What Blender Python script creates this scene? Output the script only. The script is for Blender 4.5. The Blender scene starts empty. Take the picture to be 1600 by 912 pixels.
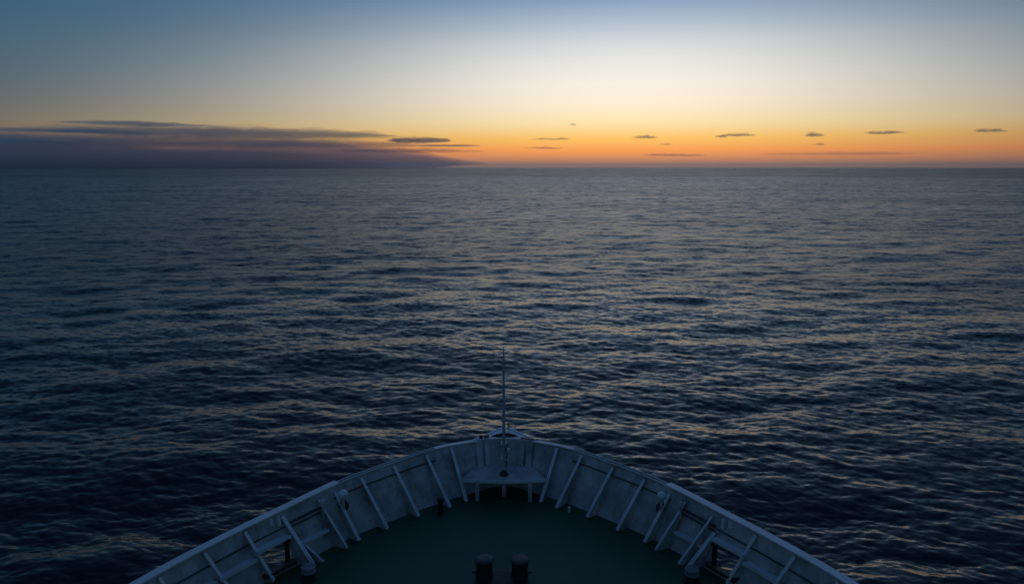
import bpy, math, random
import numpy as np
from mathutils import Vector, noise as mnoise

random.seed(7)
scene = bpy.context.scene
COL = scene.collection
R = math.radians

# ------------------------------------------------------------------ camera
DECK = 8.5                 # deck height over the water
cam_d = bpy.data.cameras.new("camera")
cam_d.sensor_width = 36.0
cam_d.lens = 24.75
cam_d.clip_start = 0.1
cam_d.clip_end = 200000.0
cam = bpy.data.objects.new("camera", cam_d)
COL.objects.link(cam)
cam.location = (0.0, 0.0, DECK + 10.5)
cam.rotation_euler = (R(90 - 10.0), 0, 0)
scene.camera = cam

# ------------------------------------------------------------------ view / cycles
vs = scene.view_settings
vs.view_transform = 'Standard'
vs.look = 'None'
vs.exposure = 0.0
vs.gamma = 1.0
vs.use_curve_mapping = False
cy = scene.cycles
cy.max_bounces = 8
cy.diffuse_bounces = 3
cy.glossy_bounces = 4
cy.volume_bounces = 6
cy.transparent_max_bounces = 24
cy.use_denoising = True
cy.sample_clamp_indirect = 4.0

# ------------------------------------------------------------------ world: twilight sky, sun just under the horizon
SUN_AZ = R(9.0)            # clockwise from straight ahead (+Y)
world = bpy.data.worlds.new("World")
scene.world = world
world.use_nodes = True
wt = world.node_tree
wt.nodes.clear()


def srgb(c):
    return tuple(((v / 255) / 12.92 if v / 255 <= 0.04045 else ((v / 255 + 0.055) / 1.055) ** 2.4) for v in c)


def N(t, kind, **kw):
    n = t.nodes.new(kind)
    for k, v in kw.items():
        setattr(n, k, v)
    return n


def math_node(t, op, a, b=None, clamp=False):
    n = N(t, 'ShaderNodeMath', operation=op, use_clamp=clamp)
    for i, v in enumerate((a, b)):
        if v is None:
            continue
        if isinstance(v, (int, float)):
            n.inputs[i].default_value = v
        else:
            t.links.new(v, n.inputs[i])
    return n.outputs[0]


def ramp(t, fac, stops, interp='LINEAR'):
    n = N(t, 'ShaderNodeValToRGB')
    cr = n.color_ramp
    cr.interpolation = interp
    while len(cr.elements) > 1:
        cr.elements.remove(cr.elements[-1])
    for i, (p, c) in enumerate(stops):
        e = cr.elements[0] if i == 0 else cr.elements.new(p)
        e.position = p
        e.color = (c[0], c[1], c[2], 1.0)
    t.links.new(fac, n.inputs[0])
    return n.outputs[0]


def el_pos(deg):           # ramp position of an elevation
    return math.sqrt(max(0.0, math.sin(R(deg))))


tc = N(wt, 'ShaderNodeTexCoord')
sep = N(wt, 'ShaderNodeSeparateXYZ')
wt.links.new(tc.outputs['Generated'], sep.inputs[0])
zpos = math_node(wt, 'SQRT', math_node(wt, 'MAXIMUM', sep.outputs[2], 0.0))
dot = N(wt, 'ShaderNodeVectorMath', operation='DOT_PRODUCT')
wt.links.new(tc.outputs['Generated'], dot.inputs[0])
dot.inputs[1].default_value = (math.sin(SUN_AZ), math.cos(SUN_AZ), 0.0)
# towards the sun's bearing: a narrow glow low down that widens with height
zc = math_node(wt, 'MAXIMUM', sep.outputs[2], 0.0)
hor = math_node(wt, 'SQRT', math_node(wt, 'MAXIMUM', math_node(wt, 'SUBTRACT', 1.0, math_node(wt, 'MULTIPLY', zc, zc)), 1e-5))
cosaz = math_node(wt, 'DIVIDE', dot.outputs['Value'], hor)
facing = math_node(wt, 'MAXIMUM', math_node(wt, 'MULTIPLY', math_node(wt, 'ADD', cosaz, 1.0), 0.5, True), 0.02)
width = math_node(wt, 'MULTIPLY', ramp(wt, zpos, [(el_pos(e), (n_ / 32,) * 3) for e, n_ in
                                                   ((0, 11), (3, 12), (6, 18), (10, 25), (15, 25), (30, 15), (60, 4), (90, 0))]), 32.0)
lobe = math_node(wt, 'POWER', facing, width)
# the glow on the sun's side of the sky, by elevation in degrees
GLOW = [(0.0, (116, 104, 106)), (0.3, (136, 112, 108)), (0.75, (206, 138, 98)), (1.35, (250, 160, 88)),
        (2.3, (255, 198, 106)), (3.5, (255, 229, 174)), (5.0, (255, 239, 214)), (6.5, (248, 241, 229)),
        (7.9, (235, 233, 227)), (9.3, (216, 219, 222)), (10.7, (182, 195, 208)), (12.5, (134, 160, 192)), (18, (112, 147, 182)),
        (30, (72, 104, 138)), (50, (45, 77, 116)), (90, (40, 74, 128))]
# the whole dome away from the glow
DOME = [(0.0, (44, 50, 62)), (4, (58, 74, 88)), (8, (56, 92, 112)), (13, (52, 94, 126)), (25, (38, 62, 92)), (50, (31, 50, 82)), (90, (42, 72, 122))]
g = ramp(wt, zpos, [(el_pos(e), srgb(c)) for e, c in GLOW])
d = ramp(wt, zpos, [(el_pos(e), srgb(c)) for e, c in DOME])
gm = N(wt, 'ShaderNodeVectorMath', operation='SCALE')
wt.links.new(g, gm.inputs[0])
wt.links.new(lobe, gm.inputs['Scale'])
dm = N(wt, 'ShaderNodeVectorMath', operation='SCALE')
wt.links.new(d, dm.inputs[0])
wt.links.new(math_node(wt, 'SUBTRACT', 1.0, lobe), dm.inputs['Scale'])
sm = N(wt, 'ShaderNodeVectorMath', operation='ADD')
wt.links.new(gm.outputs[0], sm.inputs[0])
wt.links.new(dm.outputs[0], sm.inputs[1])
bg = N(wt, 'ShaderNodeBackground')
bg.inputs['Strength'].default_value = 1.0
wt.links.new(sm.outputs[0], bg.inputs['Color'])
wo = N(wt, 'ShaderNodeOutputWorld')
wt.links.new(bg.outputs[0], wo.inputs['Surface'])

# ------------------------------------------------------------------ helpers


def mat_new(name):
    m = bpy.data.materials.new(name)
    m.use_nodes = True
    t = m.node_tree
    t.nodes.clear()
    out = N(t, 'ShaderNodeOutputMaterial')
    return m, t, out


def link_mesh(name, verts, faces, mat, parent=None, smooth=False):
    me = bpy.data.meshes.new(name)
    me.from_pydata([tuple(v) for v in verts], [], faces)
    me.update()
    if smooth:
        me.polygons.foreach_set("use_smooth", [True] * len(me.polygons))
    me.materials.append(mat)
    o = bpy.data.objects.new(name, me)
    COL.objects.link(o)
    if parent is not None:
        o.parent = parent
    return o


class MB:
    """collects shapes for ONE mesh"""

    def __init__(self):
        self.v = []
        self.f = []

    def add(self, vs_, fs_):
        b = len(self.v)
        self.v += [Vector(p) for p in vs_]
        self.f += [[i + b for i in q] for q in fs_]

    def box(self, c, size, rz=0.0, bevel=0.0):
        sx, sy, sz = (s / 2 for s in size)
        ca, sa = math.cos(rz), math.sin(rz)
        b = min(bevel, sx * .9, sy * .9, sz * .9)
        rings = [(-sz, b), (-sz + b, 0), (sz - b, 0), (sz, b)] if b > 0 else [(-sz, 0), (sz, 0)]
        vs_ = []
        for z, i in rings:
            for x, y in ((-sx + i, -sy + i), (sx - i, -sy + i), (sx - i, sy - i), (-sx + i, sy - i)):
                vs_.append((c[0] + ca * x - sa * y, c[1] + sa * x + ca * y, c[2] + z))
        n = len(rings)
        fs_ = [[3, 2, 1, 0], [4 * n - 4, 4 * n - 3, 4 * n - 2, 4 * n - 1]]
        for k in range(n - 1):
            for j in range(4):
                fs_.append([4 * k + j, 4 * k + (j + 1) % 4, 4 * k + 4 + (j + 1) % 4, 4 * k + 4 + j])
        self.add(vs_, fs_)

    def sweep(self, pts, sect, up=Vector((0, 0, 1)), closed_ends=True):
        """sect: list of (side, up) offsets; pts: polyline"""
        pts = [Vector(p) for p in pts]
        n, m = len(pts), len(sect)
        vs_ = []
        for i, p in enumerate(pts):
            t = (pts[min(i + 1, n - 1)] - pts[max(i - 1, 0)]).normalized()
            u = up if abs(t.dot(up)) < 0.97 else Vector((0, 1, 0))
            s = t.cross(u).normalized()
            w = s.cross(t).normalized()
            for a, b in sect:
                vs_.append(p + s * a + w * b)
        fs_ = []
        for i in range(n - 1):
            for j in range(m):
                fs_.append([i * m + j, i * m + (j + 1) % m, (i + 1) * m + (j + 1) % m, (i + 1) * m + j])
        if closed_ends:
            fs_.append(list(range(m))[::-1])
            fs_.append([(n - 1) * m + j for j in range(m)])
        self.add(vs_, fs_)

    def tube(self, pts, r, seg=8):
        self.sweep(pts, [(r * math.cos(2 * math.pi * k / seg), r * math.sin(2 * math.pi * k / seg)) for k in range(seg)])

    def lathe(self, prof, c, seg=20):
        vs_, fs_ = [], []
        for r, z in prof:
            for k in range(seg):
                a = 2 * math.pi * k / seg
                vs_.append((c[0] + r * math.cos(a), c[1] + r * math.sin(a), c[2] + z))
        for i in range(len(prof) - 1):
            for k in range(seg):
                fs_.append([i * seg + k, i * seg + (k + 1) % seg, (i + 1) * seg + (k + 1) % seg, (i + 1) * seg + k])
        fs_.append(list(range(seg))[::-1])
        fs_.append([(len(prof) - 1) * seg + k for k in range(seg)])
        self.add(vs_, fs_)

    def prism(self, poly, d):
        """polygon of 3-D points pushed by +-d/2"""
        n = len(poly)
        d = Vector(d) * 0.5
        vs_ = [Vector(p) - d for p in poly] + [Vector(p) + d for p in poly]
        fs_ = [list(range(n))[::-1], list(range(n, 2 * n))]
        for i in range(n):
            fs_.append([i, (i + 1) % n, n + (i + 1) % n, n + i])
        self.add(vs_, fs_)

    def build(self, name, mat, parent=None, smooth=False):
        o = link_mesh(name, self.v, self.f, mat, parent, False)
        import bmesh
        bm = bmesh.new()
        bm.from_mesh(o.data)
        bmesh.ops.recalc_face_normals(bm, faces=bm.faces)
        bm.to_mesh(o.data)
        bm.free()
        if smooth:
            o.data.polygons.foreach_set("use_smooth", [True] * len(o.data.polygons))
            o.data.set_sharp_from_angle(angle=R(40))
        return o


# ------------------------------------------------------------------ materials
def painted(name, base, worn, rust, rough=0.45, rust_amt=0.5, scale=1.0):
    m, t, out = mat_new(name)
    b = N(t, 'ShaderNodeBsdfPrincipled')
    co = N(t, 'ShaderNodeTexCoord')
    n1 = N(t, 'ShaderNodeTexNoise')
    n1.inputs['Scale'].default_value = 1.6 * scale
    n1.inputs['Detail'].default_value = 8
    n1.inputs['Roughness'].default_value = 0.65
    t.links.new(co.outputs['Object'], n1.inputs['Vector'])
    mp = N(t, 'ShaderNodeMapping')
    mp.inputs['Scale'].default_value = (7 * scale, 7 * scale, 0.7 * scale)     # runs downwards
    t.links.new(co.outputs['Object'], mp.inputs['Vector'])
    n2 = N(t, 'ShaderNodeTexNoise')
    n2.inputs['Scale'].default_value = 1.0
    n2.inputs['Detail'].default_value = 7
    n2.inputs['Roughness'].default_value = 0.7
    t.links.new(mp.outputs[0], n2.inputs['Vector'])
    f1 = ramp(t, n1.outputs['Fac'], [(0.38, (0, 0, 0)), (0.68, (1, 1, 1))])
    lo = 0.72 - 0.22 * rust_amt
    f2 = ramp(t, n2.outputs['Fac'], [(lo, (0, 0, 0)), (lo + 0.2, (rust_amt, rust_amt, rust_amt))])
    mx = N(t, 'ShaderNodeMix', data_type='RGBA')
    mx.inputs['A'].default_value = (*base, 1)
    mx.inputs['B'].default_value = (*worn, 1)
    t.links.new(f1, mx.inputs['Factor'])
    mx2 = N(t, 'ShaderNodeMix', data_type='RGBA')
    t.links.new(mx.outputs['Result'], mx2.inputs['A'])
    mx2.inputs['B'].default_value = (*rust, 1)
    t.links.new(f2, mx2.inputs['Factor'])
    t.links.new(mx2.outputs['Result'], b.inputs['Base Color'])
    t.links.new(math_node(t, 'ADD', math_node(t, 'MULTIPLY', n1.outputs['Fac'], 0.3), rough - 0.15), b.inputs['Roughness'])
    bp = N(t, 'ShaderNodeBump')
    bp.inputs['Strength'].default_value = 0.25
    bp.inputs['Distance'].default_value = 0.02
    t.links.new(n1.outputs['Fac'], bp.inputs['Height'])
    t.links.new(bp.outputs[0], b.inputs['Normal'])
    t.links.new(b.outputs[0], out.inputs['Surface'])
    return m


M_WHITE = painted("white_ship_paint", (0.62, 0.58, 0.56), (0.31, 0.265, 0.245), (0.13, 0.08, 0.055), 0.5, 0.8)
M_CAP = painted("white_rail_paint", (0.82, 0.82, 0.82), (0.68, 0.68, 0.67), (0.22, 0.11, 0.06), 0.42, 0.35)
M_DECK = painted("green_deck_paint", (0.009, 0.082, 0.036), (0.012, 0.092, 0.042), (0.014, 0.055, 0.030), 0.48, 0.3, 0.6)
M_BLACK = painted("black_steel_paint", (0.010, 0.009, 0.010), (0.016, 0.014, 0.014), (0.04, 0.022, 0.015), 0.5, 0.5)
M_CAPDARK = painted("worn_steel", (0.06, 0.048, 0.048), (0.04, 0.032, 0.032), (0.09, 0.045, 0.03), 0.45, 0.5)
M_RUST = painted("rusty_pipe_paint", (0.085, 0.062, 0.05), (0.05, 0.035, 0.03), (0.11, 0.05, 0.025), 0.6, 0.8)
M_ROLL = painted("chafed_roller_steel", (0.30, 0.29, 0.29), (0.20, 0.18, 0.18), (0.12, 0.07, 0.05), 0.45, 0.6)
M_STAFF = painted("grey_staff_paint", (0.5, 0.5, 0.5), (0.38, 0.37, 0.37), (0.12, 0.07, 0.05), 0.5, 0.5)
M_ORANGE = painted("orange_paint", (0.45, 0.15, 0.05), (0.3, 0.1, 0.04), (0.12, 0.06, 0.03), 0.5, 0.4)
M_YELLOW = painted("yellow_paint", (0.6, 0.38, 0.08), (0.4, 0.25, 0.06), (0.12, 0.06, 0.03), 0.5, 0.4)


def water_material():
    m, t, out = mat_new("sea_water")
    b = N(t, 'ShaderNodeBsdfPrincipled')
    b.inputs['Base Color'].default_value = (0.0035, 0.0085, 0.014, 1)
    b.inputs['Roughness'].default_value = 0.07
    b.inputs['IOR'].default_value = 1.333
    geo = N(t, 'ShaderNodeNewGeometry')
    at = N(t, 'ShaderNodeAttribute', attribute_name='lod')
    sp = N(t, 'ShaderNodeSeparateColor')
    t.links.new(at.outputs['Color'], sp.inputs[0])
    # wind patches
    mp0 = N(t, 'ShaderNodeMapping')
    mp0.inputs['Scale'].default_value = (0.006, 0.016, 1)
    mp0.inputs['Rotation'].default_value = (0, 0, R(16))
    t.links.new(geo.outputs['Position'], mp0.inputs['Vector'])
    np_ = N(t, 'ShaderNodeTexNoise')
    np_.inputs['Scale'].default_value = 1.0
    np_.inputs['Detail'].default_value = 4
    t.links.new(mp0.outputs[0], np_.inputs['Vector'])
    patch = math_node(t, 'ADD', math_node(t, 'MULTIPLY', np_.outputs['Fac'], 1.6), 0.2)
    total = None
    #      wavelength along/across crest, rotation, strength, lod channel, detail
    for sx, sy, rot, st, ch, det in ((1 / 40., 1 / 10., 8, 0.4, 0, 3), (1 / 260., 1 / 70., 5, 0.45, 0, 4), (1 / 3.2, 1 / 1.3, -9, .7, 1, 5),
                                     (1 / .8, 1 / 0.36, 6, .72, 2, 5), (1 / .42, 1 / .2, -20, 0.36, None, 4)):
        mp = N(t, 'ShaderNodeMapping')
        mp.inputs['Scale'].default_value = (sx, sy, 1)
        mp.inputs['Rotation'].default_value = (0, 0, R(rot))
        t.links.new(geo.outputs['Position'], mp.inputs['Vector'])
        nz = N(t, 'ShaderNodeTexNoise')
        nz.inputs['Scale'].default_value = 1.0
        nz.inputs['Detail'].default_value = det
        nz.inputs['Roughness'].default_value = 0.5
        t.links.new(mp.outputs[0], nz.inputs['Vector'])
        sub = N(t, 'ShaderNodeVectorMath', operation='SUBTRACT')
        t.links.new(nz.outputs['Color'], sub.inputs[0])
        sub.inputs[1].default_value = (0.5, 0.5, 0.5)
        mul = N(t, 'ShaderNodeVectorMath', operation='MULTIPLY')
        t.links.new(sub.outputs[0], mul.inputs[0])
        mul.inputs[1].default_value = (0.55 * st, st, 0)
        sc = N(t, 'ShaderNodeVectorMath', operation='SCALE')
        t.links.new(mul.outputs[0], sc.inputs[0])
        if ch is None:
            t.links.new(patch, sc.inputs['Scale'])
        else:
            t.links.new(math_node(t, 'MULTIPLY', sp.outputs[ch], patch), sc.inputs['Scale'])
        if total is None:
            total = sc.outputs[0]
        else:
            ad = N(t, 'ShaderNodeVectorMath', operation='ADD')
            t.links.new(total, ad.inputs[0])
            t.links.new(sc.outputs[0], ad.inputs[1])
            total = ad.outputs[0]
    # slopes too small to be seen one by one spread the reflection
    var = math_node(t, 'ADD', 0.00015, 0.0)
    for ch, v_ in ((0, 0.005), (1, 0.0028), (2, 0.0008)):
        c2 = math_node(t, 'MULTIPLY', sp.outputs[ch], sp.outputs[ch])
        var = math_node(t, 'ADD', var, math_node(t, 'MULTIPLY', c2, v_))
    var = math_node(t, 'MULTIPLY', math_node(t, 'MULTIPLY', var, patch), 2.0)
    t.links.new(math_node(t, 'POWER', var, 0.25), b.inputs['Roughness'])
    # wind blows from ahead: the wavelets' lee faces (towards -Y) are steep, their backs gentle
    s3 = N(t, 'ShaderNodeSeparateXYZ')
    t.links.new(total, s3.inputs[0])
    lee = math_node(t, 'MULTIPLY', math_node(t, 'MINIMUM', s3.outputs[1], 0.0), 1.35)
    back = math_node(t, 'MULTIPLY', math_node(t, 'MAXIMUM', s3.outputs[1], 0.0), 0.4)
    c3 = N(t, 'ShaderNodeCombineXYZ')
    t.links.new(s3.outputs[0], c3.inputs[0])
    t.links.new(math_node(t, 'ADD', lee, back), c3.inputs[1])
    ad = N(t, 'ShaderNodeVectorMath', operation='ADD')
    t.links.new(geo.outputs['Normal'], ad.inputs[0])
    t.links.new(c3.outputs[0], ad.inputs[1])
    nm = N(t, 'ShaderNodeVectorMath', operation='NORMALIZE')
    t.links.new(ad.outputs[0], nm.inputs[0])
    t.links.new(nm.outputs[0], b.inputs['Normal'])
    t.links.new(b.outputs[0], out.inputs['Surface'])
    return m


M_SEA = water_material()


# ------------------------------------------------------------------ the sea: wave fields laid over a fan-shaped sheet, finer near the ship
def wave_field(n, L, lmin, lmax, slope, wind, spread, seed, peak):
    """one band of wind waves on an n x n tile of L metres: height, and the crest-sharpening shifts"""
    rng = np.random.default_rng(seed)
    k1 = 2 * np.pi * np.fft.fftfreq(n, L / n)
    kx, ky = np.meshgrid(k1, k1, indexing='xy')
    k = np.hypot(kx, ky)
    k[0, 0] = 1.0
    th = np.arctan2(ky, kx) - wind
    D = np.abs(np.cos(th)) ** spread
    band = (k > 2 * np.pi / lmax) & (k < 2 * np.pi / lmin)
    P = k ** -4.0 * np.exp(-1.25 * (2 * np.pi / peak / k) ** 2) * D * band
    h = np.sqrt(P) * (rng.normal(size=(n, n)) + 1j * rng.normal(size=(n, n)))
    h[0, 0] = 0
    H = np.real(np.fft.ifft2(h))
    SX = np.real(np.fft.ifft2(1j * kx * h))
    SY = np.real(np.fft.ifft2(1j * ky * h))
    s = slope / np.sqrt((SX ** 2 + SY ** 2).mean())
    DX = np.real(np.fft.ifft2(-1j * kx / k * h))
    DY = np.real(np.fft.ifft2(-1j * ky / k * h))
    return H * s, DX * s, DY * s


def sample(F, L, x, y, rot):
    n = F[0].shape[0]
    c, s = math.cos(rot), math.sin(rot)
    u = ((c * x + s * y) / L * n) % n
    v = ((-s * x + c * y) / L * n) % n
    i0 = np.floor(u).astype(int)
    j0 = np.floor(v).astype(int)
    fu, fv = u - i0, v - j0
    i0 %= n
    j0 %= n
    i1, j1 = (i0 + 1) % n, (j0 + 1) % n
    r = [f[j0, i0] * (1 - fu) * (1 - fv) + f[j0, i1] * fu * (1 - fv) + f[j1, i0] * (1 - fu) * fv + f[j1, i1] * fu * fv for f in F]
    return r[0], c * r[1] - s * r[2], s * r[1] + c * r[2]


CAMZ = DECK + 10.5
rr = [0.5, 3.0, 8.0, 14.0, 18.0, 21.0]
while rr[-1] < 26000:
    r_ = rr[-1]
    ang = (r_ * r_ + CAMZ * CAMZ) / CAMZ * R(0.062)       # even steps as seen from the bridge ...
    far = 2.3 if r_ < 1500 else 2.3 * (r_ / 1500) ** 6     # ... but short enough to carry the waves
    rr.append(r_ + max(0.06, min(ang, far)))
rad = np.array(rr)
fine = np.arange(-50, 50.001, 0.112)
coarse = np.concatenate([np.arange(54, 306, 4.0)])
az = np.radians(np.concatenate([fine, coarse]))
nr, na = len(rad), len(az)
A, RR = np.meshgrid(az, rad)
X, Y = RR * np.sin(A), RR * np.cos(A)
dr = np.gradient(rad)[:, None] * np.ones((1, na))
daz = np.gradient(az)[None, :] * RR
daz = np.where((np.degrees(A) > 52) & (np.degrees(A) < 308), RR * R(4), np.minimum(daz, RR * R(0.12)))
sp_ = np.maximum(dr, daz)
Z = np.zeros_like(X)
PX, PY = X.copy(), Y.copy()
lod = []
WIND = R(90)
for (n, L, lmin, lmax, slope, wd, spread, seed, peak, rot, dom, chop) in (
        (1024, 411., 3.5, 70., 0.07, WIND + R(10), 3.5, 3, 22., R(0), 7., 0.9),
        (1024, 97., 0.6, 3.5, 0.104, WIND - R(11), 2.6, 5, 3., R(3), 1.6, 0.9),
        (512, 15., 0.18, 0.6, 0.105, WIND - R(4), 2.0, 9, 1.6, R(-5), 0.35, 0.7)):
    F = wave_field(n, L, lmin, lmax, slope, wd, spread, seed, peak)
    w = np.clip((dom * 0.8 - sp_) / (dom * 0.8 - dom * 0.3), 0, 1)
    w = w * w * (3 - 2 * w)
    h, dx, dy = sample(F, L, X, Y, rot)
    Z += h * w
    PX += dx * w * chop
    PY += dy * w * chop
    lod.append(np.sqrt(1 - w * w))
verts = np.stack([PX, PY, Z], -1).reshape(-1, 3)
idx = np.arange(nr * na).reshape(nr, na)
a0, a1 = idx[:-1, :], idx[1:, :]
quads = np.stack([a0, np.roll(a0, -1, 1), np.roll(a1, -1, 1), a1], -1).reshape(-1, 4)
me = bpy.data.meshes.new("sea")
me.vertices.add(len(verts))
me.vertices.foreach_set("co", verts.astype(np.float32).ravel())
me.loops.add(quads.size)
me.loops.foreach_set("vertex_index", quads[:, ::-1].astype(np.int32).ravel())
me.polygons.add(len(quads))
me.polygons.foreach_set("loop_start", np.arange(0, quads.size, 4, dtype=np.int32))
me.polygons.foreach_set("use_smooth", np.ones(len(quads), dtype=bool))
me.update(calc_edges=True)
ca_ = me.color_attributes.new("lod", 'FLOAT_COLOR', 'POINT')
ca_.data.foreach_set("color", np.stack([l.ravel() for l in lod] + [np.ones(nr * na)], -1).astype(np.float32).ravel())
me.materials.append(M_SEA)
sea = bpy.data.objects.new("sea", me)
COL.objects.link(sea)
if me.polygons[len(me.polygons) // 2].normal.z < 0:
    me.flip_normals()
sea["kind"] = "structure"
sea["label"] = "dark blue open sea with low wind waves reaching the horizon"
sea["category"] = "sea"

# ------------------------------------------------------------------ the ship's bow
BW = 1.45                 # bulwark height
ship = bpy.data.objects.new("ship", None)
COL.objects.link(ship)
ship.location = (-0.52, 0, 0)
ship.rotation_euler = (0, 0, -0.012)
ship["label"] = "bow of a white ship with green foredeck and raised bulwark, heading to the sunset"
ship["category"] = "ship"

# stations from the stem aft: y and half width of the bulwark's top and foot
ST = [(22.62, 0, 22.16, 0), (22.58, .5, 22.04, .42), (22.42, 1.0, 21.72, .85), (21.95, 2.0, 21.15, 1.68), (21.30, 2.78, 20.6, 2.38),
      (20.74, 3.35, 20.1, 2.95), (19.95, 4.12, 19.4, 3.70), (19.12, 4.82, 18.66, 4.40), (17.48, 5.90, 17.15, 5.55),
      (15.95, 6.87, 15.75, 6.5), (14.2, 7.82, 14.1, 7.45), (11.5, 8.98, 11.5, 8.7), (8, 10.0, 8, 9.75), (2, 10.6, 2, 10.45), (-25, 10.8, -25, 10.7)]


def cr(p0, p1, p2, p3, t):
    return tuple(0.5 * (2 * b + (c - a) * t + (2 * a - 5 * b + 4 * c - d_) * t * t + (3 * b - a - 3 * c + d_) * t ** 3)
                 for a, b, c, d_ in zip(p0, p1, p2, p3))


def station(s):
    i = min(int(s), len(ST) - 2)
    t = s - i
    m1 = ST[1]
    pm = ST[i - 1] if i > 0 else (m1[0], -m1[1], m1[2], -m1[3])
    pn = ST[i + 2] if i + 2 < len(ST) else ST[-1]
    return cr(pm, ST[i], ST[i + 1], pn, t)


def W(s, a, side, off=0.0, dz=0.0):
    """point on the bulwark's inner face; off > 0 is outboard"""
    ty, tx, dy_, dx_ = station(s)
    y, x = dy_ + a * (ty - dy_), dx_ + a * (tx - dx_)
    if off:
        n = outward(s, side)
        return Vector((side * x + n.x * off, y + n.y * off, DECK + BW * a + dz))
    return Vector((side * x, y, DECK + BW * a + dz))


def outward(s, side):
    e = 0.03
    s0 = max(s - e, 0)
    p, q = station(s0), station(s0 + 2 * e)
    t = Vector((q[1] - p[1], q[0] - p[0]))       # aft along the curve
    n = Vector((-t.y, t.x)).normalized()         # outboard on the positive side
    return Vector((side * n.x, n.y, 0))


def s_at(px, py, stand):
    best = (1e9, 0)
    for k in range(0, 1300):
        s = k * 0.01
        n = outward(s, 1)
        p = W(s, 0, 1) - n * stand
        q = (p.x - px) ** 2 + (p.y - py) ** 2
        best = min(best, (q, s))
    return best[1]


SMAX = 14.0
# stays: foot x, y and head x, y on the plan, how high they reach, flange width
FEET = [(1.18, 20.88, 1.62, 21.75, .97, .10), (1.66, 20.50, 2.38, 21.28, .95, .10), (2.56, 19.92, 3.39, 20.54, .95, .10),
        (3.37, 19.15, 4.25, 19.72, .95, .10), (4.06, 18.49, 4.85, 18.95, .90, .10), (4.30, 18.08, 5.19, 18.45, .90, .07),
        (4.78, 17.38, 5.72, 17.62, .90, .07), (5.00, 17.22, 5.85, 17.42, .92, .13), (5.80, 16.47, 6.64, 16.56, .96, .13),
        (6.30, 15.5, 7.20, 15.55, .96, .11), (6.95, 14.5, 7.8, 14.5, .96, .11), (7.6, 13.4, 8.4, 13.4, .96, .11), (8.1, 12.2, 8.8, 12.2, .96, .11)]


def stay_line(fx, fy, hx, hy, atop):
    """where the stay's vertical plane meets the wall at the deck and at its head"""
    st_, sh, bt, bh_ = 0, 0, 1e9, 1e9
    dx_, dy_ = hx - fx, hy - fy
    for k in range(0, 1300):
        q = k * 0.01
        p = W(q, atop, 1)
        d_ = (p.x - hx) ** 2 + (p.y - hy) ** 2
        if d_ < bt:
            bt, st_ = d_, q
    p = W(st_, atop, 1)
    dx_, dy_ = p.x - fx, p.y - fy
    for k in range(0, 1300):
        q = k * 0.01
        p = W(q, 0, 1)
        if abs(p.x - fx) + abs(p.y - fy) > 1.2:
            continue
        d_ = abs((p.x - fx) * dy_ - (p.y - fy) * dx_)
        if d_ < bh_:
            bh_, sh = d_, q
    return sh, st_


LN = [stay_line(*f[:5]) for f in FEET]


def sl(k, a):
    """station of stay k at height fraction a"""
    return LN[k][0] + (LN[k][1] - LN[k][0]) * a / FEET[k][4]


SS = [sl(k, .7) for k in range(len(FEET))]
OPEN = (sl(7, .35) + 0.03, sl(8, .35) - 0.02, 0.10, 0.58)        # mooring opening between two stays


def grid_s(a, b, step=0.1):
    n = max(2, int(math.ceil((b - a) / step)))
    return [a + (b - a) * i / n for i in range(n + 1)]


def strip_solid(mb, svals, avals, side, o0, o1, skip=None):
    """curved plate between two offsets with an optional hole"""
    idx_ = {}

    def vid(i, j, k):
        if (i, j, k) not in idx_:
            idx_[(i, j, k)] = len(mb.v)
            mb.v.append(W(svals[i], avals[j], side, (o0, o1)[k]))
        return idx_[(i, j, k)]

    cells = {(i, j) for i in range(len(svals) - 1) for j in range(len(avals) - 1)
             if not (skip and skip((svals[i] + svals[i + 1]) / 2, (avals[j] + avals[j + 1]) / 2))}
    for i, j in cells:
        mb.f.append([vid(i, j, 0), vid(i + 1, j, 0), vid(i + 1, j + 1, 0), vid(i, j + 1, 0)])
        mb.f.append([vid(i, j, 1), vid(i, j + 1, 1), vid(i + 1, j + 1, 1), vid(i + 1, j, 1)])
        for (di, dj, p, q) in ((-1, 0, (i, j), (i, j + 1)), (1, 0, (i + 1, j), (i + 1, j + 1)),
                               (0, -1, (i, j), (i + 1, j)), (0, 1, (i, j + 1), (i + 1, j + 1))):
            if (i + di, j + dj) not in cells:
                mb.f.append([vid(*p, 0), vid(*q, 0), vid(*q, 1), vid(*p, 1)])


# deck
mb = MB()
sv = grid_s(0, SMAX, 0.12)
row = [[W(s, 0, -1, 0.01), W(s, 0, 1, 0.01)] for s in sv]
for i in range(len(sv) - 1):
    mb.add([row[i][0], row[i][1], row[i + 1][1], row[i + 1][0]], [[0, 1, 2, 3]])
    mb.add([p - Vector((0, 0, .05)) for p in (row[i][0], row[i][1], row[i + 1][1], row[i + 1][0])], [[3, 2, 1, 0]])
deck = mb.build("foredeck", M_DECK, ship)

# hull plating below the deck and round the stem
mb = MB()
LV = [(DECK + BW - 0.02, 1.0, 23.70), (DECK - 0.06, 0.0, 23.05), (6.0, -1, 21.9), (3.0, -2, 20.7), (0.0, -3, 19.8), (-3.0, -4, 19.2)]
FL = {-1: (.94, -.35), -2: (.83, -.9), -3: (.72, -1.4), -4: (.64, -1.8)}


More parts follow.
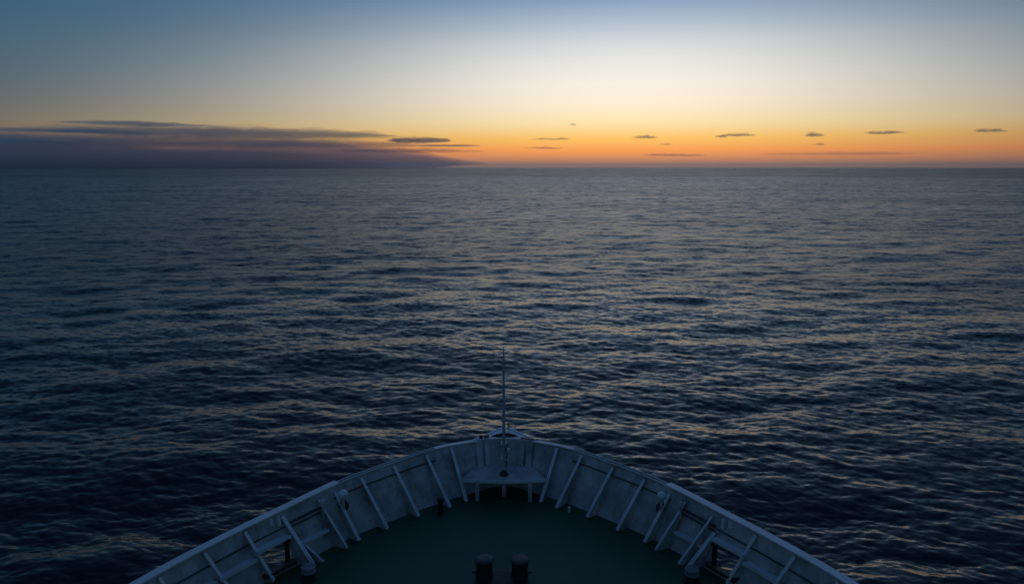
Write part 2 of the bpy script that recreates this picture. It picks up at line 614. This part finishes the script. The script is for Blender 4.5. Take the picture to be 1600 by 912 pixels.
def hull_pt(s, lv, side):
    z, a, ystem = LV[lv]
    aa = max(a, 0.0)
    p = W(s, aa, side, 0.045 if a >= 0 else 0.03)
    if a < 0:
        k, dy_ = FL[a]
        full = min(1.0, max(0.0, (s - 9) / 4))
        kk = k + (1 - k) * full * 0.9
        p = Vector((p.x * kk, p.y + dy_ * (1 - full), z))
    p.z = z
    if s < 2.0:
        e = hull_pt(2.0, lv, side)
        t = s / 2.0
        p = Vector((e.x * (1 - (1 - t) ** 1.15), ystem + (e.y - ystem) * t, z))
    return p


sv = grid_s(0, SMAX, 0.2)
for side in (-1, 1):
    for lv in range(len(LV) - 1):
        for i in range(len(sv) - 1):
            if lv == 0 and sv[i + 1] > 2.3:
                continue
            mb.add([hull_pt(sv[i], lv, side), hull_pt(sv[i + 1], lv, side), hull_pt(sv[i + 1], lv + 1, side), hull_pt(sv[i], lv + 1, side)],
                   [[0, 1, 2, 3]])
hull = mb.build("hull", M_WHITE, ship, True)

# bulwark plating, one curved plate each side of the stem
for side in (-1, 1):
    mb = MB()
    sv = sorted(set(grid_s(0, OPEN[0], 0.1) + grid_s(OPEN[0], OPEN[1], 0.1) + grid_s(OPEN[1], SMAX, 0.12)))
    av = [0, OPEN[2], 0.35, OPEN[3], 0.8, 1.0]
    strip_solid(mb, sv, av, side, 0.0, 0.03,
                lambda s, a: OPEN[0] < s < OPEN[1] and OPEN[2] < a < OPEN[3])
    plate = mb.build("bulwark", M_WHITE, ship, True)
    # stays with their face flanges
    for ki, (fx, fy, hx, hy, atop, fw) in enumerate(FEET):
        s0, s1 = LN[ki]
        if ki == 6 and side < 0:
            atop = 0.38
        if ki == 7 and side > 0:
            atop = 0.66
        s1 = sl(ki, atop)
        head = W(s1, atop, side)
        heel = W(s0, 0, side) + Vector((0, 0, 0.012))
        foot = Vector((side * fx, fy, DECK + .012))
        n = Vector((head.x - foot.x, head.y - foot.y, 0)).normalized()
        tdir = Vector((-n.y, n.x, 0))
        top = head - n * 0.05
        head, heel = head - n * .002, heel - n * .002
        mb = MB()
        mb.prism([heel, foot, foot + Vector((0, 0, 0.10)), top, head], tdir * 0.014)
        mb.build("stay", M_WHITE, plate)
        mb = MB()
        outd = (foot - top).cross(tdir).normalized()
        if outd.dot(n) > 0:
            outd = -outd
        p0, p1 = foot + Vector((0, 0, 0.05)) + outd * 0.010, top + outd * 0.010
        mb.prism([p0 - tdir * fw / 2, p0 + tdir * fw / 2, p1 + tdir * fw / 2, p1 - tdir * fw / 2], outd * 0.016)
        mb.build("flange", M_CAP, plate)
    # upright stiffeners on the front plate above the platform
    for s_, wd in ((1.25, .16), (1.85, .20)):
        n = outward(s_, side)
        td = Vector((-n.y, n.x, 0))
        mb = MB()
        mb.prism([W(s_, .97, side), W(s_, .97, side) - n * .06, W(s_, .50, side) - n * .12, W(s_, .50, side)], td * 0.014)
        mb.prism([W(s_, .97, side) - n * .065 - td * wd / 2, W(s_, .97, side) - n * .065 + td * wd / 2, W(s_, .50, side) - n * .125 + td * wd / 2,
                  W(s_, .50, side) - n * .125 - td * wd / 2], n * 0.012)
        mb.build("stiffener", M_WHITE, plate)
    # rail cap: narrow channel forward, broad flat cap further aft
    SW = 6.95
    mb = MB()
    pts = [W(s, 1, side, 0.03, 0.012) for s in grid_s(1.9, 3.3, 0.1)]
    mb.sweep(pts, [(-.09, -.012), (.09, -.012), (.09, .012), (-.09, .012)])
    mb.build("rail_cap", M_CAP, plate)
    mb = MB()
    for off in (-0.035, 0.085):
        mb.tube([W(s, 1, side, off, 0.02) for s in grid_s(3.3, SW + .3, 0.08)], 0.022, 8)
    mb.build("rail_edge_bar", M_CAP, plate)
    mb = MB()
    pts = [W(s, 1, side, 0.025, 0.008) for s in grid_s(3.31, SW - .01, 0.1)]
    mb.sweep(pts, [(-.05, -.006), (.05, -.006), (.05, .006), (-.05, .006)])
    mb.build("rail_channel", M_RUST, plate)
    mb = MB()
    pts = [W(s, 1, side, 0.05, 0.03) for s in grid_s(SW, 13.0, 0.1)]
    mb.sweep(pts, [(-.12, -.018), (.12, -.018), (.12, .018), (-.12, .018)])
    mb.build("rail_cap", M_CAP, plate)
    # dark service pipe running under the rail
    mb = MB()
    mb.tube([W(s, 0.80, side, -0.05) for s in grid_s(SS[1] - .25, SS[4] + .06, 0.1)], 0.022, 8)
    mb.build("service_pipe", M_RUST, plate)
    for a_, r_, dd in ((0.76, 0.035, -.06), (0.68, 0.022, -.05)):
        mb = MB()
        mb.tube([W(s, a_, side, dd) for s in grid_s(SS[5] + .02, SS[7] - .02, 0.1)], r_, 8)
        mb.build("service_pipe", M_RUST, plate)
    mb = MB()
    mb.tube([W(s, 0.73, side, -0.05) for s in grid_s(SS[7] + .02, 12.0, 0.1)], 0.02, 8)
    mb.build("service_pipe", M_RUST, plate)
    # horizontal stiffeners
    for k0, k1, a_, dep_ in ((5, 7, .36, .16), (7, 8, .605, .24), (8, 9, .50, .22), (9, 10, .50, .22), (10, 11, .5, .22)):
        s0, s1 = sl(k0, a_) + .03, sl(k1, a_) - .02
        mb = MB()
        q = []
        gs = grid_s(s0, s1, 0.1)
        mb.sweep([W(s, a_, side, -dep_ / 2 - .003) for s in gs], [(-dep_ / 2, -.007), (dep_ / 2, -.007), (dep_ / 2, .007), (-dep_ / 2, .007)])
        mb.sweep([W(s, a_, side, -dep_ - .006) for s in gs], [(-.006, -.045), (.006, -.045), (.006, .045), (-.006, .045)])
        mb.build("stiffener", M_CAP, plate)
    # sill of the mooring opening, and its upright roller
    mb = MB()
    gs = grid_s(OPEN[0] + .01, OPEN[1] - .01, 0.1)
    mb.sweep([W(s, OPEN[2] + .03, side, -.10) for s in gs], [(-.09, -.05), (.09, -.05), (.09, .05), (-.09, .05)])
    mb.build("opening_sill", M_RUST, plate)
    mb = MB()
    p = W(OPEN[0] + .09, 0.12, side, 0.0)
    mb.lathe([(.10, 0), (.10, .03), (.065, .06), (.065, .55), (.10, .58), (.10, .61)], (p.x, p.y, DECK + .18), 14)
    mb.build("fairlead_roller", M_BLACK, plate, True)
    # short brackets under the rail above the opening
    for ds, h_ in ((.10, .17), (.22, .11)):
        s = SS[7] + ds
        n = outward(s, side)
        td = Vector((-n.y, n.x, 0))
        mb = MB()
        mb.prism([W(s, .97, side), W(s, .97, side) - n * .12, W(s, .97 - h_, side) - n * .09, W(s, .97 - h_, side)], td * 0.07)
        mb.build("rail_bracket", M_CAP, plate)
    # air pipe with a mushroom head on the stay
    s = SS[4] - .03
    n = outward(s, side)
    p = W(s, .55, side) - n * .14
    k = 1.0 if side < 0 else .8
    mb = MB()
    mb.lathe([(.045, 0), (.045, .48), (.05, .50)], (p.x - side * .0, p.y, p.z), 12)
    vp = mb.build("vent_pipe", M_WHITE, plate, True)
    mb = MB()
    mb.lathe([(.05, -.02), (.13 * k, 0), (.15 * k, .05), (.14 * k, .10), (.09 * k, .145), (.02, .16)], (p.x, p.y, p.z + .47), 16)
    mb.build("vent_head", M_CAP, vp, True)
    s = SS[5] + .02
    p = W(s, .6, side) - outward(s, side) * .12
    mb = MB()
    mb.lathe([(.03, 0), (.03, .38), (.075, .40), (.085, .46), (.06, .52), (.01, .54)], (p.x, p.y, p.z), 12)
    mb.build("vent_pipe", M_WHITE, plate, True)
    # hooked hose bracket, rusty
    s = SS[4] - .14
    n = outward(s, side)
    td = Vector((-n.y, n.x, 0)) * side
    mb = MB()
    q = W(s, .62, side) - n * .08
    mb.tube([q, q - td * .02 + Vector((0, 0, .12)), q - td * .12 + Vector((0, 0, .16)), q - td * .2 + Vector((0, 0, .1)), q - td * .22], .035, 8)
    mb.box((W(s, .58, side) - n * .05), (.16, .16, .2), 0, .02)
    mb.build("hose_bracket", M_RUST, plate)

# ---- breasthook plate over the stem with its hole
Z0 = DECK + BW
outer = [(-1.06, 22.46), (-.55, 23.07), (-.10, 23.66), (.10, 23.66), (.55, 23.07), (1.06, 22.46), (.5, 22.60), (0, 22.64), (-.5, 22.60)]
hole = [(-.50, 22.80), (-.34, 23.00), (-.10, 23.16), (.10, 23.18), (.34, 23.00), (.50, 22.82), (.3, 22.72), (0, 22.70), (-.3, 22.72)]
mb = MB()
n_ = len(outer)
for z in (Z0 + .004, Z0 + .03):
    b0 = len(mb.v)
    mb.v += [Vector((x, y, z)) for x, y in outer] + [Vector((x, y, z)) for x, y in hole]
    for i in range(n_):
        mb.f.append([b0 + i, b0 + (i + 1) % n_, b0 + n_ + (i + 1) % n_, b0 + n_ + i])
for r0 in (0, n_):
    for i in range(n_):
        mb.f.append([r0 + i, r0 + (i + 1) % n_, 2 * n_ + r0 + (i + 1) % n_, 2 * n_ + r0 + i])
bh = mb.build("breasthook", M_CAP, ship)
mb = MB()
mb.prism([(x * .97, 22.66 + (y - 22.66) * .95, Z0 - .07) for x, y in outer[:6]] + [(.4, 22.7, Z0 - .07), (-.4, 22.7, Z0 - .07)], (0, 0, .02))
mb.build("stem_web", M_RUST, bh)
mb = MB()
for sx in (-1, 1):
    mb.sweep([(sx * 1.04, 22.48, Z0 + .042), (sx * .55, 23.07, Z0 + .042), (sx * .08, 23.64, Z0 + .042)], [(-.035, -.01), (.035, -.01), (.035, .01), (-.035, .01)])
mb.build("edge_bar", M_CAP, bh)
mb = MB()
mb.lathe([(.03, 0), (.03, .10), (.05, .11), (.05, .19), (.03, .21)], (.12, 23.56, Z0 + .03), 12)
mb.build("stem_lamp", M_YELLOW, bh, True)
mb = MB()
mb.tube([(.34, 23.36, Z0 + .03), (.34, 23.36, Z0 + .20)], .016, 8)
mb.tube([(.16, 23.36, Z0 + .19), (.54, 23.36, Z0 + .21)], .016, 8)
mb.build("line_guide", M_CAP, bh)
mb = MB()
mb.box((-.62, 22.70, Z0 + .075), (.16, .10, .09), .3, .015)
mb.build("fitting", M_ORANGE, bh)
mb = MB()
mb.box((-.80, 22.64, Z0 + .085), (.10, .10, .11), .3, .015)
mb.build("fitting", M_CAPDARK, bh)
mb = MB()
mb.sweep([(.55, 22.64, Z0 + .05), (1.0, 22.50, Z0 + .05)], [(-.03, -.018), (.03, -.018), (.03, .018), (-.03, .018)])
mb.build("rail_patch", M_ORANGE, bh)

# ---- platform in the eyes of the ship, with its legs
ZP = DECK + .70
front = [(-1.36, 21.14), (-.9, 21.07), (-.4, 21.03), (0, 21.02), (.4, 21.03), (.9, 21.07), (1.36, 21.14)]
back = [W(s, .7 / BW, sd, -.012) for sd, ss in ((1, grid_s(2.05, 0, .25) if False else [2.05 - .25 * i for i in range(9)]), (-1, [.25 * i + .05 for i in range(9)])) for s in ss]
poly = [(x, y, ZP) for x, y in front] + [(p.x, p.y, ZP) for p in back]
mb = MB()
mb.prism(poly, (0, 0, .02))
plat = mb.build("bow_platform", M_WHITE, ship)
mb = MB()
mb.sweep([(x, y, ZP - .035) for x, y in front], [(-.012, -.05), (.012, -.05), (.012, .05), (-.012, .05)])
mb.build("edge_plate", M_CAP, plat)
for x, y in ((-.84, 20.98), (0, 21.30), (.84, 20.98)):
    mb = MB()
    mb.box((x, y + .05, DECK + .34), (.12, .035, .68 - .012), 0)
    mb.box((x, y + .13, DECK + .34), (.014, .13, .66), 0)
    mb.build("platform_leg", M_WHITE, plat)

# ---- jackstaff
js = MB()
js.lathe([(.058, 0), (.055, 1.3), (.042, 2.4), (.026, 3.5), (.016, 4.15), (.008, 4.25)], (0, 21.46, ZP + .01), 14)
staff = js.build("jackstaff", M_STAFF, ship, True)
mb = MB()
mb.lathe([(.16, 0), (.16, .025), (.085, .035), (.080, .16), (.066, .17)], (0, 21.46, ZP + .011), 16)
mb.build("staff_socket", M_CAPDARK, staff, True)
for zz in (.55, 1.05):
    mb = MB()
    mb.box((0, 21.46 + .10, ZP + zz), (.20, .36, .05), 0, .01)
    mb.build("staff_clamp", M_STAFF, staff)
mb = MB()
mb.tube([(.085 + .02 * math.sin(i * 1.9), 21.42, ZP + .30 + i * .1) for i in range(9)], .02, 6)
mb.build("halyard", M_CAPDARK, staff)
mb = MB()
mb.box((.14, 21.42, ZP + .86), (.09, .08, .14), 0, .015)
mb.build("staff_lamp", M_CAP, staff)

# ---- mooring bitts at the centreline
base = MB()
base.box((.06, 16.62, DECK + .05), (1.35, .62, .10), 0, .02)
bitt = base.build("mooring_bitts", M_BLACK, ship)
for x in (-.40, .52):
    mb = MB()
    mb.lathe([(.23, .10), (.215, .14), (.205, .46), (.205, .48)], (x, 16.75, DECK), 24)
    po = mb.build("bitt_post", M_BLACK, bitt, True)
    mb = MB()
    mb.lathe([(.21, .475), (.245, .49), (.252, .515), (.245, .54), (.23, .552), (.12, .562), (.02, .564)], (x, 16.75, DECK), 24)
    mb.build("bitt_cap", M_CAPDARK, po, True)
    mb = MB()
    sx = -1 if x < 0 else 1
    mb.tube([(x + sx * .19, 16.62, DECK + .25), (x + sx * .31, 16.62, DECK + .25)], .04, 10)
    mb.build("bitt_pin", M_CAPDARK, po)

# ---- pedestal rollers beside the mooring openings
for sx in (-1, 1):
    c = (sx * 4.95, 16.66, DECK)
    mb = MB()
    mb.lathe([(.22, .005), (.22, .03), (.15, .05), (.14, .17), (.16, .19)], c, 20)
    pd = mb.build("roller_pedestal", M_BLACK, ship, True)
    mb = MB()
    mb.lathe([(.18, .195), (.185, .22), (.15, .24), (.15, .30), (.19, .33), (.18, .36), (.11, .38), (.02, .385)], c, 20)
    mb.build("roller", M_ROLL, pd, True)

# ---- small deck fittings near the foot of the forward stays
mb = MB()
mb.lathe([(.11, .004), (.11, .03), (.075, .04), (.075, .40), (.10, .42), (.10, .48), (.03, .50)], (-1.93, 20.22, DECK), 14)
mb.build("sounding_pipe", M_BLACK, ship, True)
mb = MB()
mb.lathe([(.06, .004), (.05, .02), (.05, .16), (.02, .18)], (2.05, 20.35, DECK), 12)
mb.build("sounding_pipe", M_WHITE, ship, True)


# ------------------------------------------------------------------ clouds: closed bodies of thin mist far beyond the ship
def cloud_material(name, density, albedo):
    m, t, out = mat_new(name)
    v = N(t, 'ShaderNodeVolumePrincipled')
    v.inputs['Color'].default_value = (*albedo, 1)
    v.inputs['Density'].default_value = density
    v.inputs['Anisotropy'].default_value = 0.2
    t.links.new(v.outputs[0], out.inputs['Volume'])
    return m


def mist_body(name, az_deg, el_deg, w_deg, h_deg, dist, seed, mat, depth=None, flat=0.35, rough=0.95, parent=None, skew=0.0, freq=1.6):
    """a long cloud body: az/el of its middle, angular width and height, distance"""
    a = R(az_deg)
    hw = dist * math.tan(R(w_deg) / 2)
    hh = dist * math.tan(R(h_deg) / 2)
    dp = depth if depth else hw * 0.6
    nu, nv = 72, 20
    off = Vector((seed * 13.7, seed * 5.1, seed * 2.3))
    asp = max(1.0, hw / hh * 0.12)
    vs_, fs_ = [], []
    for j in range(nv + 1):
        th = math.pi * j / nv - math.pi / 2
        for i in range(nu):
            ph = 2 * math.pi * i / nu
            x, y, z = math.cos(th) * math.cos(ph), math.cos(th) * math.sin(ph), math.sin(th)
            q = Vector((x * asp, y * 2.0, z * 0.6)) + off
            nz = mnoise.fractal(q * freq, 0.9, 2.0, 5)
            lump = 1 + rough * nz
            edge = 1 + rough * 0.35 * mnoise.fractal(Vector((x * 1.5, y, 0)) + off, 1.0, 2.0, 3)
            zz = z * lump * (1.0 if z > 0 else flat)
            zz += 0.5 * skew * x
            taper = max(0.0, 1 - abs(x) ** 3) ** 0.5
            vs_.append((x * edge * hw, y * edge * dp, zz * hh * (0.25 + 0.75 * taper)))
    for j in range(nv):
        for i in range(nu):
            fs_.append([j * nu + i, j * nu + (i + 1) % nu, (j + 1) * nu + (i + 1) % nu, (j + 1) * nu + i])
    o = link_mesh(name, vs_, fs_, mat, parent, True)
    o.location = (dist * math.sin(a), dist * math.cos(a), CAMZ + dist * math.tan(R(el_deg)))
    o.rotation_euler = (0, 0, -a)
    return o


def px(x, y):
    p = R(10.0)
    u, v = (x - 800) / 1100, (456 - y) / 1100
    dx_, dy_, dz_ = u, math.cos(p) + v * math.sin(p), -math.sin(p) + v * math.cos(p)
    return math.degrees(math.atan2(dx_, dy_)), math.degrees(math.atan2(dz_, math.hypot(dx_, dy_)))


DIST = 30000.0
M_CL = cloud_material("small_cloud_mist", 0.0010, (0.93, 0.93, 0.95))
M_CF = cloud_material("faint_cloud_mist", 0.0005, (0.93, 0.93, 0.95))
M_BANK = cloud_material("cloud_bank_mist", 0.0009, (0.945, 0.957, 0.960))
PXD = 1 / 19.2             # degrees per photo pixel near the middle
GRP = "small clouds low over the horizon"
CL = [  # middle in the photo, size there, thin or not, label
    (1009, 215, 42, 7, 0, "small dark flat cloud just right of the brightest glow"),
    (1127, 214, 18, 5, 0, "tiny dark puff touching the left tail of the drawn-out cloud"),
    (1040, 226, 22, 3, 1, "tiny faint wisp just below the small flat dark cloud"),
    (880, 217, 18, 4, 1, "tiny faint puff at the right end of the thin streak"),
    (1156, 212, 56, 6, 0, "thin drawn-out dark cloud with a tail to its left"),
    (1271, 212, 28, 8, 0, "short plump dark cloud, third from the right edge of the picture"),
    (1281, 226, 18, 5, 1, "tiny faint cloud directly under the short plump cloud"),
    (1384, 208, 56, 6, 0, "slim dark cloud second from the right edge of the picture"),
    (1548, 205, 44, 6, 0, "small dark cloud nearest the right edge of the picture"),
    (858, 218, 54, 4, 1, "thin streak of cloud above the jackstaff, right of the bank"),
    (848, 232, 60, 5, 1, "faint rosy streak of cloud below the thin streak"),
    (1045, 243, 96, 6, 1, "long faint cloud streak lying low below the flat dark cloud"),
    (1310, 241, 240, 7, 1, "longest faint cloud streak, lying low on the right side"),
    (895, 195, 12, 5, 1, "tiny wisp of cloud highest in the pale sky"),
]
for i, (x, y, w, h, faint, lab) in enumerate(CL):
    a_, e_ = px(x, y)
    o = mist_body("cloud", a_, e_, w * PXD * .95, h * PXD * .85, DIST + 300 * i, 21 + i, M_CF if faint else M_CL, depth=(480 if w > 200 else 800) if faint else 680, rough=1.6, freq=3.4, skew=random.uniform(-.5, .5))
    o["label"] = lab
    o["category"] = "cloud"
    o["group"] = GRP

bank = bpy.data.objects.new("cloud_bank", None)
COL.objects.link(bank)
bank["label"] = "long grey-blue cloud bank lying on the horizon at the left"
bank["category"] = "cloud"
for (x, y, w, h, sd, dep_) in ((0, 253, 1250, 74, 51, 1500), (205, 194, 200, 7, 52, 900), (330, 208, 520, 17, 53, 1200),
                               (650, 220, 110, 9, 54, 1300), (250, 222, 800, 18, 55, 700), (640, 236, 240, 8, 56, 500), (700, 228, 100, 4, 57, 700),
                               (60, 204, 260, 5, 59, 900)):
    a_, e_ = px(x, y)
    mist_body("cloud_layer", a_, e_, w * PXD, h * PXD, DIST + 900 + 40 * sd, sd, M_BANK, depth=dep_, flat=.7, rough=.7 if h > 40 else 1.15, freq=1.6 if h > 40 else 3.0, parent=bank)
